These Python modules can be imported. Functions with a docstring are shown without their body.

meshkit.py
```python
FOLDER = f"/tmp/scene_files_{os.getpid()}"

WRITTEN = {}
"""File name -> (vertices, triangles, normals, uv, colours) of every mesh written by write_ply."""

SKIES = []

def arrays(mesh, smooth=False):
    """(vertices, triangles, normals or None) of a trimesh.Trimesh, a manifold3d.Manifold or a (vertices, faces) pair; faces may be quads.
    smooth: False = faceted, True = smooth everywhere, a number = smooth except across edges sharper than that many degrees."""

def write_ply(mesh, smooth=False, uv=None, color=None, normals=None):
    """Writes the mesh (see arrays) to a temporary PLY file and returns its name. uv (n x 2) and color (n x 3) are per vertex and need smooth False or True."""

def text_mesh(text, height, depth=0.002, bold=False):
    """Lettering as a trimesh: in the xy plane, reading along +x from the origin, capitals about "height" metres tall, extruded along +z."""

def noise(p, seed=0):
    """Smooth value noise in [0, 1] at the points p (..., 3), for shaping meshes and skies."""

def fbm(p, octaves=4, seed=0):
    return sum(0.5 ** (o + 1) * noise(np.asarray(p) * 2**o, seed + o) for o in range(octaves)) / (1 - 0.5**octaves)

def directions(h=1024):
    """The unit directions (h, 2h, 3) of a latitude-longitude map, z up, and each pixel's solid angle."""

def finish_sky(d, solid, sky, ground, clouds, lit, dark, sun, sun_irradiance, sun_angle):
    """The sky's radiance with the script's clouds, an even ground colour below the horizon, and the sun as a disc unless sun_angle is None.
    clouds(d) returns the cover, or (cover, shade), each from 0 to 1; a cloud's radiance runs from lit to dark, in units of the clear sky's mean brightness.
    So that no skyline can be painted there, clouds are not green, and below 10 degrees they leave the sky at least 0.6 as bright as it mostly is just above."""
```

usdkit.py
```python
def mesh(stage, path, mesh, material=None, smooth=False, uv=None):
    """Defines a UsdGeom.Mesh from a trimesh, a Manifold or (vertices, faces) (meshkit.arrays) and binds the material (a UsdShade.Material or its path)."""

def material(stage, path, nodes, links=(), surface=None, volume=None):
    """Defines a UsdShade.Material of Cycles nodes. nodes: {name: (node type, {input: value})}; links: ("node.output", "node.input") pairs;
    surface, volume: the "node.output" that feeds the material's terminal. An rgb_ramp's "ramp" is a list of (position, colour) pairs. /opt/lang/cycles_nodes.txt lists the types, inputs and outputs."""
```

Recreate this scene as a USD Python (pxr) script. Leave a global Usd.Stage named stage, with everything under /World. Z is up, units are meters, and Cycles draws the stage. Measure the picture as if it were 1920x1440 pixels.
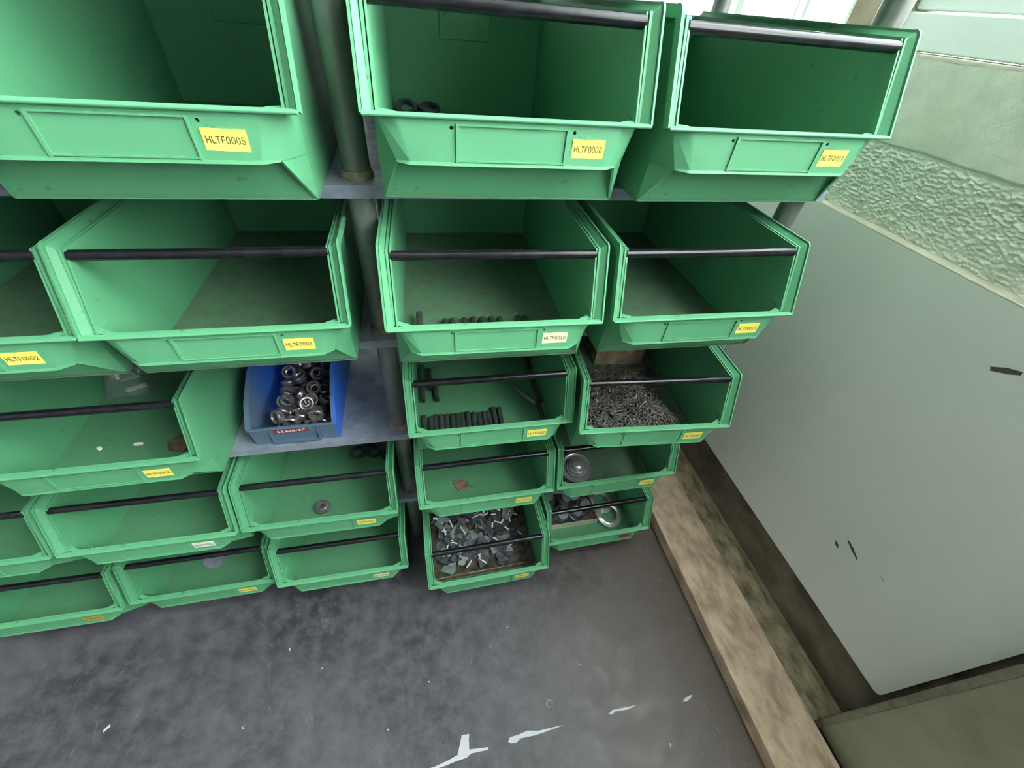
import math, random
import numpy as np
import trimesh
import manifold3d as m3
from manifold3d import Manifold, CrossSection
from shapely.geometry import Polygon
from pxr import Usd, UsdGeom, UsdLux, UsdShade, Gf, Sdf
import usdkit, meshkit

random.seed(7)
RNG = np.random.default_rng(7)
stage = Usd.Stage.CreateInMemory()
UsdGeom.SetStageUpAxis(stage, UsdGeom.Tokens.z)
UsdGeom.SetStageMetersPerUnit(stage, 1.0)
world = UsdGeom.Xform.Define(stage, '/World')
stage.SetDefaultPrim(world.GetPrim())
H = 1.163                                             # lens height above the floor

# ------------------------------------------------------------------ camera
cam = UsdGeom.Camera.Define(stage, '/World/camera')
R0 = np.array([0.9780179716839108, -0.19408614492465553, 0.0762326400669376])      # image right
R1 = np.array([-0.07954934826832977, -0.6852192757877515, -0.7239795889933593])    # image down
R2 = np.array([0.192750481849913, 0.7020007923337375, -0.6855961926013239])        # view direction
rows = [list(R0) + [0], list(-R1) + [0], list(-R2) + [0], [0, 0, H, 1]]
cam.AddTransformOp().Set(Gf.Matrix4d(*[float(x) for r in rows for x in r]))
cam.CreateHorizontalApertureAttr(36.0)
cam.CreateVerticalApertureAttr(27.0)
cam.CreateFocalLengthAttr(767.7 / 1920 * 36)
cam.CreateClippingRangeAttr(Gf.Vec2f(0.01, 100))
cam.CreateExposureAttr(0.0)

# ------------------------------------------------------------------ sky: an even bright overcast
dome = UsdLux.DomeLight.Define(stage, '/World/sky_light')
dome.CreateIntensityAttr(1.0)
SKY = 15.5                                            # brightness of the cloud cover

# ------------------------------------------------------------------ helpers
used = {}
def numbered(base, parent='/World'):
    k = (parent, base)
    used[k] = used.get(k, -1) + 1
    return base if used[k] == 0 else f'{base}_{used[k]:03d}'

def tag(p, label=None, cat=None, group=None, kind=None):
    p = p.GetPrim() if hasattr(p, 'GetPrim') else p
    for k, v in (('label', label), ('category', cat), ('group', group), ('kind', kind)):
        if v:
            p.SetCustomDataByKey(k, v)
    return p

def place(prim, loc=(0, 0, 0), rot=None):
    """rot: 3x3 matrix (column vectors) or z angle in radians."""
    if rot is None:
        M = np.eye(3)
    elif np.ndim(rot) == 0:
        c, s = math.cos(rot), math.sin(rot)
        M = np.array([[c, -s, 0], [s, c, 0], [0, 0, 1]])
    else:
        M = np.asarray(rot)
    T = M.T
    rows = [list(T[0]) + [0], list(T[1]) + [0], list(T[2]) + [0], list(loc) + [1]]
    x = UsdGeom.Xformable(prim)
    x.ClearXformOpOrder()
    x.AddTransformOp().Set(Gf.Matrix4d(*[float(v) for r in rows for v in r]))

def obj(name, mesh, material, parent=None, smooth=False, loc=None, rot=None):
    pp = str(parent.GetPath()) if parent is not None else '/World'
    path = f'{pp}/{numbered(name, pp)}'
    m = usdkit.mesh(stage, path, mesh, material, smooth=smooth)
    if loc is not None or rot is not None:
        place(m, loc or (0, 0, 0), rot)
    return m.GetPrim()

def copy_mesh(name, first, parent=None, loc=None, rot=None):
    pp = str(parent.GetPath()) if parent is not None else '/World'
    m = UsdGeom.Mesh.Define(stage, f'{pp}/{numbered(name, pp)}')
    m.GetPrim().GetReferences().AddInternalReference(first.GetPath())
    if loc is not None or rot is not None:
        place(m, loc or (0, 0, 0), rot)
    return m.GetPrim()

def thing(name, label, cat, loc=(0, 0, 0), rot=None, group=None):
    x = UsdGeom.Xform.Define(stage, '/World/' + numbered(name))
    place(x, loc, rot)
    return tag(x, label, cat, group)

def struct(name, mesh, material, smooth=False, parent=None):
    p = obj(name, mesh, material, parent, smooth)
    if parent is None:
        tag(p, kind='structure')
    return p

def box(x0, x1, y0, y1, z0, z1):
    m = trimesh.creation.box([x1 - x0, y1 - y0, z1 - z0])
    m.apply_translation([(x0 + x1) / 2, (y0 + y1) / 2, (z0 + z1) / 2])
    return m

def mbox(x0, x1, y0, y1, z0, z1):
    return Manifold.cube([x1 - x0, y1 - y0, z1 - z0]).translate([x0, y0, z0])

def hull(pts):
    return Manifold.hull_points(np.asarray(pts, np.float64))

def rbox(x0, x1, y0, y1, z0, z1, r=0.002, n=8):
    s = Manifold.sphere(r, n)
    c = [s.translate([x, y, z]) for x in (x0 + r, x1 - r) for y in (y0 + r, y1 - r) for z in (z0 + r, z1 - r)]
    return Manifold.batch_hull(c)

def cyl(p0, p1, r, n=20):
    p0, p1 = np.asarray(p0, float), np.asarray(p1, float)
    return trimesh.creation.cylinder(radius=r, segment=[p0, p1], sections=n)

def lathe(profile, n=32):
    """closed profile [(r, z), ...] revolved about z."""
    pr = np.asarray(profile, float)
    k = len(pr)
    a = np.linspace(0, 2 * math.pi, n, endpoint=False)
    v = np.stack([np.outer(np.cos(a), pr[:, 0]), np.outer(np.sin(a), pr[:, 0]), np.tile(pr[:, 1], (n, 1))], -1).reshape(-1, 3)
    f = []
    for i in range(n):
        for j in range(k):
            a0, a1 = i * k + j, i * k + (j + 1) % k
            b0, b1 = ((i + 1) % n) * k + j, ((i + 1) % n) * k + (j + 1) % k
            f += [[a0, b0, b1], [a0, b1, a1]]
    m = trimesh.Trimesh(v, f, process=True)
    m.fix_normals()
    return m

def rot_xyz(rx, ry, rz):
    return trimesh.transformations.euler_matrix(rx, ry, rz)[:3, :3]

# ------------------------------------------------------------------ materials
def lin(r, g, b):
    f = lambda c: c / 12.92 if c <= 0.04045 else ((c + 0.055) / 1.055) ** 2.4
    return tuple(f(x / 255) for x in (r, g, b))

LOOKS = '/World/Looks'
UsdGeom.Scope.Define(stage, LOOKS)

def noisy(name, c1, c2, scale=8, rough=0.6, rough2=None, detail=4, metallic=0.0, bump=0.0, bump_scale=None, coords='object', stretch=(1, 1, 1), lo=0.35, hi=0.65, spec=0.5, bump_dist=0.002):
    nodes = {
        'tc': ('texture_coordinate', {}),
        'mp': ('mapping', {'scale': stretch}),
        'n': ('noise_texture', {'scale': scale, 'detail': detail, 'roughness': 0.6}),
        'r': ('map_range', {'from_min': lo, 'from_max': hi, 'clamp': True}),
        'm': ('mix_color', {'a': c1, 'b': c2}),
        'p': ('principled_bsdf', {'roughness': rough, 'metallic': metallic, 'specular_ior_level': spec}),
    }
    links = [(f'tc.{coords}', 'mp.vector'), ('mp.vector', 'n.vector'), ('n.fac', 'r.value'), ('r.result', 'm.fac'), ('m.result', 'p.base_color')]
    if rough2 is not None:
        nodes['rr'] = ('map_range', {'from_min': lo, 'from_max': hi, 'to_min': rough, 'to_max': rough2, 'clamp': True})
        links += [('n.fac', 'rr.value'), ('rr.result', 'p.roughness')]
    if bump:
        nodes['bn'] = ('noise_texture', {'scale': bump_scale or scale * 4, 'detail': 4})
        nodes['b'] = ('bump', {'strength': bump, 'distance': bump_dist})
        links += [('mp.vector', 'bn.vector'), ('bn.fac', 'b.height'), ('b.normal', 'p.normal')]
    return usdkit.material(stage, f'{LOOKS}/{name}', nodes, links, surface='p.BSDF')

def plain(name, c, rough=0.5, metallic=0.0, **k):
    return usdkit.material(stage, f'{LOOKS}/{name}', {'p': ('principled_bsdf', {'base_color': c, 'roughness': rough, 'metallic': metallic, **k})}, [], surface='p.BSDF')

def bin_plastic(name, c1, c2, dust, scuff, floor_z, dust_amount=0.75):
    nodes = {
        'tc': ('texture_coordinate', {}),
        'oi': ('object_info', {}),
        'n': ('noise_texture', {'scale': 5, 'detail': 3}),
        'nf': ('noise_texture', {'scale': 45, 'detail': 6, 'roughness': 0.65}),
        'ns': ('noise_texture', {'scale': 90, 'detail': 4, 'roughness': 0.7}),
        'st': ('mapping', {'scale': (0.25, 1.0, 1.6)}),
        'cm': ('mix_color', {'a': c1, 'b': c2}),
        'sx': ('separate_xyz', {}),
        'fl': ('map_range', {'from_min': floor_z + 0.004, 'from_max': floor_z + 0.0008, 'clamp': True}),
        'dn': ('map_range', {'from_min': 0.25, 'from_max': 0.62, 'to_min': 0.35, 'to_max': 1.0, 'clamp': True}),
        'dm': ('math', {'math_type': 'multiply'}),
        'da': ('math', {'math_type': 'multiply', 'value2': dust_amount}),
        'cd': ('mix_color', {'b': dust}),
        'sr': ('map_range', {'from_min': 0.66, 'from_max': 0.74, 'to_min': 0, 'to_max': 0.55, 'clamp': True}),
        'cs': ('mix_color', {'b': scuff}),
        'sp': ('map_range', {'from_min': 0.345, 'from_max': 0.27, 'to_min': 0, 'to_max': 0.6, 'clamp': True}),
        'cg': ('mix_color', {'b': lin(60, 62, 48)}),
        'hs': ('hsv', {}),
        'hv': ('map_range', {'from_min': 0, 'from_max': 1, 'to_min': 0.88, 'to_max': 1.1}),
        'b': ('bump', {'strength': 0.12, 'distance': 0.0008}),
        'p': ('principled_bsdf', {'roughness': 0.5, 'specular_ior_level': 0.6}),
    }
    links = [('tc.object', 'n.vector'), ('tc.object', 'nf.vector'), ('tc.object', 'st.vector'), ('st.vector', 'ns.vector'), ('n.fac', 'cm.fac'),
             ('tc.object', 'sx.vector'), ('sx.z', 'fl.value'), ('nf.fac', 'dn.value'), ('fl.result', 'dm.value1'), ('dn.result', 'dm.value2'),
             ('dm.value', 'da.value1'), ('da.value', 'cd.fac'), ('cm.result', 'cd.a'),
             ('ns.fac', 'sr.value'), ('sr.result', 'cs.fac'), ('cd.result', 'cs.a'),
             ('nf.fac', 'sp.value'), ('sp.result', 'cg.fac'), ('cs.result', 'cg.a'),
             ('oi.random', 'hv.value'), ('hv.result', 'hs.value'), ('cg.result', 'hs.color'), ('hs.color', 'p.base_color'),
             ('ns.fac', 'b.height'), ('b.normal', 'p.normal')]
    return usdkit.material(stage, f'{LOOKS}/{name}', nodes, links, surface='p.BSDF')

GREEN_DUSTY = bin_plastic('dusty_green_bin_plastic', lin(86, 156, 112), lin(96, 166, 121), lin(104, 108, 92), lin(122, 192, 148), -0.1725, 0.8)
GREEN = bin_plastic('green_bin_plastic', lin(86, 156, 112), lin(96, 166, 121), lin(104, 108, 92), lin(122, 192, 148), -0.1725, 0.28)
M = dict(
    rod=noisy('black_rod', lin(12, 12, 15), lin(18, 18, 22), 30, 0.16, 0.26),
    yellow=noisy('yellow_sticker', lin(242, 222, 92), lin(246, 230, 120), 20, 0.55),
    pale=plain('pale_sticker', lin(244, 236, 190), 0.55),
    white_sticker=plain('white_sticker', lin(236, 236, 222), 0.55),
    ochre=plain('ochre_sticker', lin(196, 168, 74), 0.6),
    red=noisy('red_sticker', lin(150, 38, 52), lin(120, 50, 56), 300, 0.5),
    ink=plain('printed_ink', lin(70, 64, 42), 0.7),
    white_ink=plain('white_print', lin(240, 232, 232), 0.6),
    zinc=noisy('galvanised_sheet', lin(158, 163, 178), lin(126, 132, 148), 26, 0.34, 0.48, metallic=0.3),
    post=noisy('old_steel_tube', lin(150, 152, 148), lin(104, 106, 100), 20, 0.3, 0.48, metallic=0.6, stretch=(1, 1, 0.3)),
    cup=noisy('post_cup', lin(152, 146, 126), lin(110, 96, 78), 60, 0.55, metallic=0.3),
    steel=noisy('bushing_steel', lin(190, 184, 186), lin(122, 114, 114), 60, 0.22, 0.36, metallic=0.9),
    darksteel=noisy('dark_steel', lin(112, 112, 118), lin(76, 76, 80), 60, 0.3, 0.45, metallic=0.55),
    chrome=noisy('polished_ring', lin(236, 236, 238), lin(206, 202, 198), 40, 0.16, 0.26, metallic=0.7),
    tube=noisy('blackened_tube', lin(58, 66, 62), lin(84, 94, 86), 60, 0.36, 0.5, metallic=0.4),
    wire=usdkit.material(stage, f'{LOOKS}/bent_wire', {'g': ('geometry', {}), 'r': ('rgb_ramp', {'ramp': [(0.0, lin(126, 120, 112)), (0.4, lin(204, 199, 192)), (1.0, lin(252, 250, 248))]}), 'p': ('principled_bsdf', {'roughness': 0.28, 'metallic': 0.0, 'specular_ior_level': 0.9})}, [('g.random_per_island', 'r.fac'), ('r.color', 'p.base_color')], surface='p.BSDF'),
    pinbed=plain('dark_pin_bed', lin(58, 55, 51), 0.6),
    scrap_dark=noisy('dark_scrap', lin(52, 53, 60), lin(104, 106, 114), 60, 0.45, 0.6, metallic=0.2),
    scrap_green=noisy('greenish_scrap', lin(120, 134, 128), lin(144, 156, 150), 60, 0.5),
    scrap_lilac=noisy('grey_lilac_scrap', lin(160, 160, 178), lin(132, 132, 150), 60, 0.45),
    scrap_white=plain('bright_scrap', lin(250, 248, 240), 0.4),
    scrap_brown=noisy('rusty_scrap', lin(128, 106, 88), lin(92, 76, 64), 80, 0.7),
    leaf=noisy('dry_leaf', lin(170, 130, 110), lin(126, 92, 76), 90, 0.7),
    card=noisy('white_cardboard', lin(230, 222, 208), lin(204, 196, 180), 30, 0.8),
    brown=noisy('brown_cardboard', lin(178, 154, 132), lin(140, 118, 100), 40, 0.85),
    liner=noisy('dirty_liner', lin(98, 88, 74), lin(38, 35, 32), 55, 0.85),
    beam=noisy('weathered_beam', lin(208, 182, 158), lin(152, 128, 110), 15, 0.75, stretch=(2.2, 1.0, 2.2), bump=0.6, bump_scale=70, lo=0.36, hi=0.66, detail=9),
    dirt=noisy('dirty_strip', lin(184, 168, 140), lin(100, 88, 66), 24, 0.9, stretch=(1.6, 0.7, 1), bump=0.9, bump_scale=120, bump_dist=0.004, lo=0.30, hi=0.68),
    wallbase=noisy('stained_wall_base', lin(132, 120, 104), lin(92, 82, 68), 14, 0.85, stretch=(1, 0.7, 1), bump=0.3),
    panel=noisy('grey_green_panel', lin(234, 231, 224), lin(226, 228, 220), 2.4, 0.42, 0.5, bump=0.06, bump_scale=240, lo=0.3, hi=0.7),
    panel_low=noisy('stained_panel', lin(168, 166, 142), lin(142, 138, 114), 5, 0.55, bump=0.1, bump_scale=200),
    panel_edge=noisy('panel_edge', lin(232, 226, 210), lin(210, 204, 186), 30, 0.6),
    trim=noisy('panel_trim', lin(136, 134, 116), lin(112, 108, 92), 40, 0.6),
    rough_plaster=noisy('rough_plaster', lin(238, 240, 224), lin(222, 226, 208), 30, 0.85, bump=0.35, bump_scale=300),
    smooth_plaster=noisy('smooth_plaster', lin(228, 230, 212), lin(212, 216, 196), 22, 0.8, bump=0.3, bump_scale=260),
    paint=noisy('pale_frame_paint', lin(246, 252, 246), lin(240, 248, 242), 6, 0.4),
    pier=noisy('beige_pier', lin(186, 174, 148), lin(164, 150, 126), 20, 0.75),
    wall=noisy('painted_wall', lin(206, 210, 206), lin(194, 198, 194), 4, 0.8),
    ceiling=plain('ceiling_paint', lin(196, 196, 194), 0.85),
    blue_ink=plain('dark_gap', lin(22, 22, 20), 0.9),
    chip=plain('white_chip', lin(186, 186, 192), 0.7),
    stain=plain('brown_stain', lin(82, 84, 62), 0.8),
    bag=None, hub_steel=noisy('turned_steel', lin(176, 174, 176), lin(150, 148, 150), 20, 0.24, 0.32, metallic=0.6), washer_grey=noisy('worn_grey_steel', lin(142, 140, 142), lin(120, 118, 120), 24, 0.26, 0.36, metallic=0.65),
)
# clear bag and window glass
M['bag'] = usdkit.material(stage, f'{LOOKS}/clear_bag', {
    't': ('transparent_bsdf', {'color': (0.93, 0.95, 0.95)}), 'g': ('glossy_bsdf', {'roughness': 0.12}),
    'd': ('diffuse_bsdf', {'color': (0.6, 0.62, 0.65)}),
    'm': ('mix_closure', {'fac': 0.22}), 'm2': ('mix_closure', {'fac': 0.08})},
    [('t.BSDF', 'm.closure1'), ('g.BSDF', 'm.closure2'), ('m.closure', 'm2.closure1'), ('d.BSDF', 'm2.closure2')], surface='m2.closure')
M['glass'] = usdkit.material(stage, f'{LOOKS}/window_glass', {
    't': ('transparent_bsdf', {'color': (0.95, 0.97, 0.96)}), 'g': ('glossy_bsdf', {'roughness': 0.02}), 'm': ('mix_closure', {'fac': 0.06})},
    [('t.BSDF', 'm.closure1'), ('g.BSDF', 'm.closure2')], surface='m.closure')
# blue bin: blue plastic, its front part greyed by dust
M['blue'] = usdkit.material(stage, f'{LOOKS}/blue_bin_plastic', {
    'tc': ('texture_coordinate', {}), 's': ('separate_xyz', {}), 'n': ('noise_texture', {'scale': 22, 'detail': 4}),
    'a': ('math', {'math_type': 'multiply_add', 'value2': 0.06, 'value3': -0.03}), 'y': ('math', {'math_type': 'add'}),
    'r': ('map_range', {'from_min': 0.15, 'from_max': 0.05, 'to_min': 0.0, 'to_max': 0.92, 'clamp': True}),
    'cx': ('math', {'math_type': 'less_than', 'value2': 0.0745}), 'd': ('math', {'math_type': 'multiply'}),
    'm': ('mix_color', {'a': lin(50, 104, 206), 'b': lin(86, 104, 116)}), 'p': ('principled_bsdf', {'roughness': 0.42})},
    [('tc.object', 's.vector'), ('tc.object', 'n.vector'), ('n.fac', 'a.value1'), ('a.value', 'y.value1'), ('s.y', 'y.value2'), ('y.value', 'r.value'), ('s.x', 'cx.value1'), ('cx.value', 'd.value1'), ('r.result', 'd.value2'), ('d.value', 'm.fac'), ('m.result', 'p.base_color')], surface='p.BSDF')
# floor: worn dark coating with pale scratches, browner towards the wall
M['floor'] = usdkit.material(stage, f'{LOOKS}/worn_floor', {
    'g': ('geometry', {}),
    'n1': ('noise_texture', {'scale': 3.2, 'detail': 6, 'roughness': 0.62}), 'n2': ('noise_texture', {'scale': 26, 'detail': 8, 'roughness': 0.7}),
    'mp': ('mapping', {'scale': (1.5, 0.8, 1), 'rotation': (0, 0, 0.5)}), 'n3': ('noise_texture', {'scale': 16, 'detail': 9, 'roughness': 0.78, 'distortion': 1.6}),
    'r1': ('map_range', {'from_min': 0.38, 'from_max': 0.62, 'clamp': True}), 'r2': ('map_range', {'from_min': 0.42, 'from_max': 0.64, 'clamp': True}),
    'r3': ('map_range', {'from_min': 0.60, 'from_max': 0.76, 'to_min': 0, 'to_max': 0.6, 'clamp': True}),
    'c1': ('mix_color', {'a': lin(42, 40, 45), 'b': lin(73, 71, 78)}), 'c2': ('mix_color', {'b': lin(96, 93, 99)}), 'c3': ('mix_color', {'b': lin(146, 144, 152)}),
    'h': ('math', {'math_type': 'multiply', 'value2': 0.6}),
    'sx': ('separate_xyz', {}), 'xa': ('math', {'math_type': 'multiply_add', 'value2': 0.35}), 'rx': ('map_range', {'from_min': 0.30, 'from_max': 0.68, 'to_min': 0, 'to_max': 0.75, 'clamp': True}),
    'c4': ('mix_color', {'b': lin(86, 71, 64)}),
    'rr': ('map_range', {'from_min': 0.35, 'from_max': 0.65, 'to_min': 0.34, 'to_max': 0.6, 'clamp': True}),
    'b': ('bump', {'strength': 0.35, 'distance': 0.002}), 'p': ('principled_bsdf', {'specular_ior_level': 0.5})},
    [('g.position', 'n1.vector'), ('g.position', 'n2.vector'), ('g.position', 'mp.vector'), ('mp.vector', 'n3.vector'),
     ('n1.fac', 'r1.value'), ('n2.fac', 'r2.value'), ('n3.fac', 'r3.value'), ('r1.result', 'c1.fac'), ('r2.result', 'h.value1'), ('h.value', 'c2.fac'), ('c1.result', 'c2.a'),
     ('g.position', 'sx.vector'), ('n1.fac', 'xa.value1'), ('sx.x', 'xa.value3'), ('xa.value', 'rx.value'), ('rx.result', 'c4.fac'), ('c2.result', 'c4.a'),
     ('r3.result', 'c3.fac'), ('c4.result', 'c3.a'), ('c3.result', 'p.base_color'), ('n2.fac', 'rr.value'), ('rr.result', 'p.roughness'), ('n2.fac', 'b.height'), ('b.normal', 'p.normal')], surface='p.BSDF')

sky = usdkit.material(stage, f'{LOOKS}/overcast_sky', {
    'g': ('geometry', {}), 'n': ('noise_texture', {'scale': 2.5, 'detail': 4}),
    'm': ('mix_color', {'a': (0.88, 0.97, 1.0), 'b': (0.97, 1.0, 0.98)}), 'b': ('background_shader', {'strength': SKY})},
    [('g.position', 'n.vector'), ('n.fac', 'm.fac'), ('m.result', 'b.color')], surface='b.background')
UsdShade.MaterialBindingAPI.Apply(dome.GetPrim()).Bind(sky)
M['dark_wall'] = noisy('dim_side_wall', lin(172, 170, 168), lin(158, 156, 154), 4, 0.85)

# ------------------------------------------------------------------ the room
XW = 0.885          # face of the right wall
YB = 1.40           # face of the back wall
XL, YF, ZC = -3.4, -3.2, 4.1
floor = struct('floor', box(XL, XW + 0.3, YF, YB + 0.2, -0.1, 0.0), M['floor'])
struct('ceiling', box(XL - 0.2, XW + 0.5, YF - 0.2, YB + 0.2, ZC, ZC + 0.15), M['ceiling'])
struct('wall_left', box(XL - 0.2, XL, YF - 0.2, YB + 0.2, 0, ZC), M['dark_wall'])
struct('wall_front', box(XL, XW, YF - 0.2, YF, 0, ZC), M['dark_wall'])
struct('wall_back', box(XL, XW + 0.3, YB, YB + 0.2, 0, ZC), M['wall'])

Z = lambda z: z + H                                   # heights measured from the lens
SILL = Z(-0.016)
# right wall: stained base, board zone and the parapet core
wr = struct('wall_right', box(XW, XW + 0.3, YF, YB, 0, Z(-0.30)), M['wallbase'])
core = box(XW + 0.001, XW + 0.3, YF, YB, Z(-0.30), SILL - 0.002)
obj('parapet_core', core, M['smooth_plaster'], wr)
# rough stucco band, real relief
ny, nz = 900, 110
yy, zz = np.meshgrid(np.linspace(-0.3, YB, ny), np.linspace(Z(-0.290), Z(-0.146), nz), indexing='ij')
pts = np.stack([np.zeros_like(yy), yy * 180, zz * 300], -1)
rel = meshkit.fbm(pts, 3, seed=3)
rel2 = meshkit.fbm(np.stack([np.zeros_like(yy), yy * 9, zz * 12], -1), 2, seed=9)
edge = np.clip((Z(-0.146) - zz) / 0.012 + 0.6 * (rel2 - 0.5), 0, 1)
xx = XW - 0.002 - (np.clip(rel - 0.33, 0, 0.4) * 0.013 + 0.0015 * rel2) * (0.25 + 0.75 * edge)
v = np.stack([xx, yy, zz], -1).reshape(-1, 3)
i = np.arange(ny * nz).reshape(ny, nz)
q = np.stack([i[:-1, :-1], i[:-1, 1:], i[1:, 1:], i[1:, :-1]], -1).reshape(-1, 4)
obj('rough_plaster_band', (v, q), M['rough_plaster'], wr, smooth=True)
# smooth band above it, its lower edge slightly ragged
ny, nz = 300, 40
yy, zz = np.meshgrid(np.linspace(-1.0, YB, ny), np.linspace(0, 1, nz), indexing='ij')
low = Z(-0.150) + 0.006 * (meshkit.fbm(np.stack([yy * 14, yy * 0, yy * 0], -1), 3, 5) - 0.5)
top = Z(-0.024) + 0.003 * (meshkit.fbm(np.stack([yy * 30, yy * 0, yy * 0], -1), 3, 6) - 0.5)
zr = low + (top - low) * zz
xx = XW - 0.0075 - 0.002 * (meshkit.fbm(np.stack([yy * 0, yy * 40, zr * 60], -1), 3, 8) - 0.5)
xx = np.where(zz == 0, XW, xx)
v = np.stack([xx, yy, zr], -1).reshape(-1, 3)
i = np.arange(ny * nz).reshape(ny, nz)
q = np.stack([i[:-1, :-1], i[:-1, 1:], i[1:, 1:], i[1:, :-1]], -1).reshape(-1, 4)
obj('smooth_plaster_band', (v, q), M['smooth_plaster'], wr, smooth=True)
obj('plaster_edge', rbox(XW - 0.006, XW + 0.01, -1.0, YB, Z(-0.026), Z(-0.018), 0.002), M['panel_edge'], wr, smooth=40)
# pier between the two windows and the wall above / beyond them
PY0, PY1 = 0.83, 0.955
obj('pier', box(XW - 0.002, XW + 0.3, PY0, PY1, SILL, ZC), M['pier'], wr)
WT, WY0 = 3.85, -1.55
obj('lintel', box(XW, XW + 0.3, YF, YB, WT, ZC), M['wall'], wr)
obj('wall_end', box(XW, XW + 0.3, YF, WY0, SILL, WT), M['wall'], wr)

def window(name, y0, y1, mullions, zs):
    w = UsdGeom.Xform.Define(stage, '/World/' + name).GetPrim()
    tag(w, kind='structure')
    used[('/World', name)] = 0
    zl = SILL
    obj('bottom_rail', rbox(XW + 0.002, XW + 0.07, y0, y1, zl, zl + 0.051, 0.003), M['paint'], w, smooth=40)
    obj('casement_rail', rbox(XW + 0.010, XW + 0.06, y0, y1, zl + 0.054, zl + zs, 0.003), M['paint'], w, smooth=40)
    obj('top_rail', box(XW + 0.01, XW + 0.07, y0, y1, WT - 0.06, WT), M['paint'], w)
    for k, (ym, wd) in enumerate(mullions):
        obj('mullion', rbox(XW + 0.012, XW + 0.058, ym - wd / 2, ym + wd / 2, zl + zs - 0.01, WT - 0.05, 0.003), M['paint'], w, smooth=40)
    obj('pane', box(XW + 0.036, XW + 0.040, y0, y1, zl + zs - 0.005, WT - 0.055), M['glass'], w)
    return w
window('window_1', WY0, PY0, [(WY0 + 0.03, 0.06), (-0.75, 0.05), (0.04, 0.05), (PY0 - 0.03, 0.06)], 0.11)
# far window: low sill, slim bars
w2 = UsdGeom.Xform.Define(stage, '/World/window_2').GetPrim()
tag(w2, kind='structure')
obj('bottom_rail', rbox(XW + 0.004, XW + 0.06, PY1, YB, SILL - 0.002, SILL + 0.006, 0.002), M['paint'], w2)
for ym, wd in ((PY1 + 0.012, 0.024), (1.105, 0.012), (1.135, 0.006), (1.36, 0.03)):
    obj('mullion', rbox(XW + 0.012, XW + 0.05, ym - wd / 2, ym + wd / 2, SILL + 0.004, WT, 0.002), M['paint'], w2, smooth=40)
obj('pane', box(XW + 0.030, XW + 0.034, PY1, YB, SILL + 0.004, WT), M['glass'], w2)

# beam on the floor along the wall, dirty strip behind it
bm = obj('curb_beam', rbox(0.637, 0.777, -1.3, 1.36, 0.0, 0.043, 0.003), M['beam'], smooth=40)
tag(bm, 'long weathered beige beam lying on the floor along the right wall', 'beam')
ny, nx = 260, 24
yy, xg = np.meshgrid(np.linspace(-0.004, 1.38, ny), np.linspace(0.777, 0.884, nx), indexing='ij')
hz = 0.002 + 0.007 * meshkit.fbm(np.stack([xg * 45, yy * 22, xg * 0], -1), 4, 11) + 0.006 * np.clip((0.80 - xg) / 0.02, 0, 1)
hz = np.where(xg > 0.868, 0.001 + 0.2 * hz, hz)
v = np.stack([xg, yy, hz], -1).reshape(-1, 3)
i = np.arange(ny * nx).reshape(ny, nx)
q = np.stack([i[:-1, :-1], i[1:, :-1], i[1:, 1:], i[:-1, 1:]], -1).reshape(-1, 4)
ds = obj('dirt_strip', (v, q), M['dirt'], smooth=True)
tag(ds, 'strip of caked dirt on the floor between the beige beam and the wall', 'dirt', kind='stuff')

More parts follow.
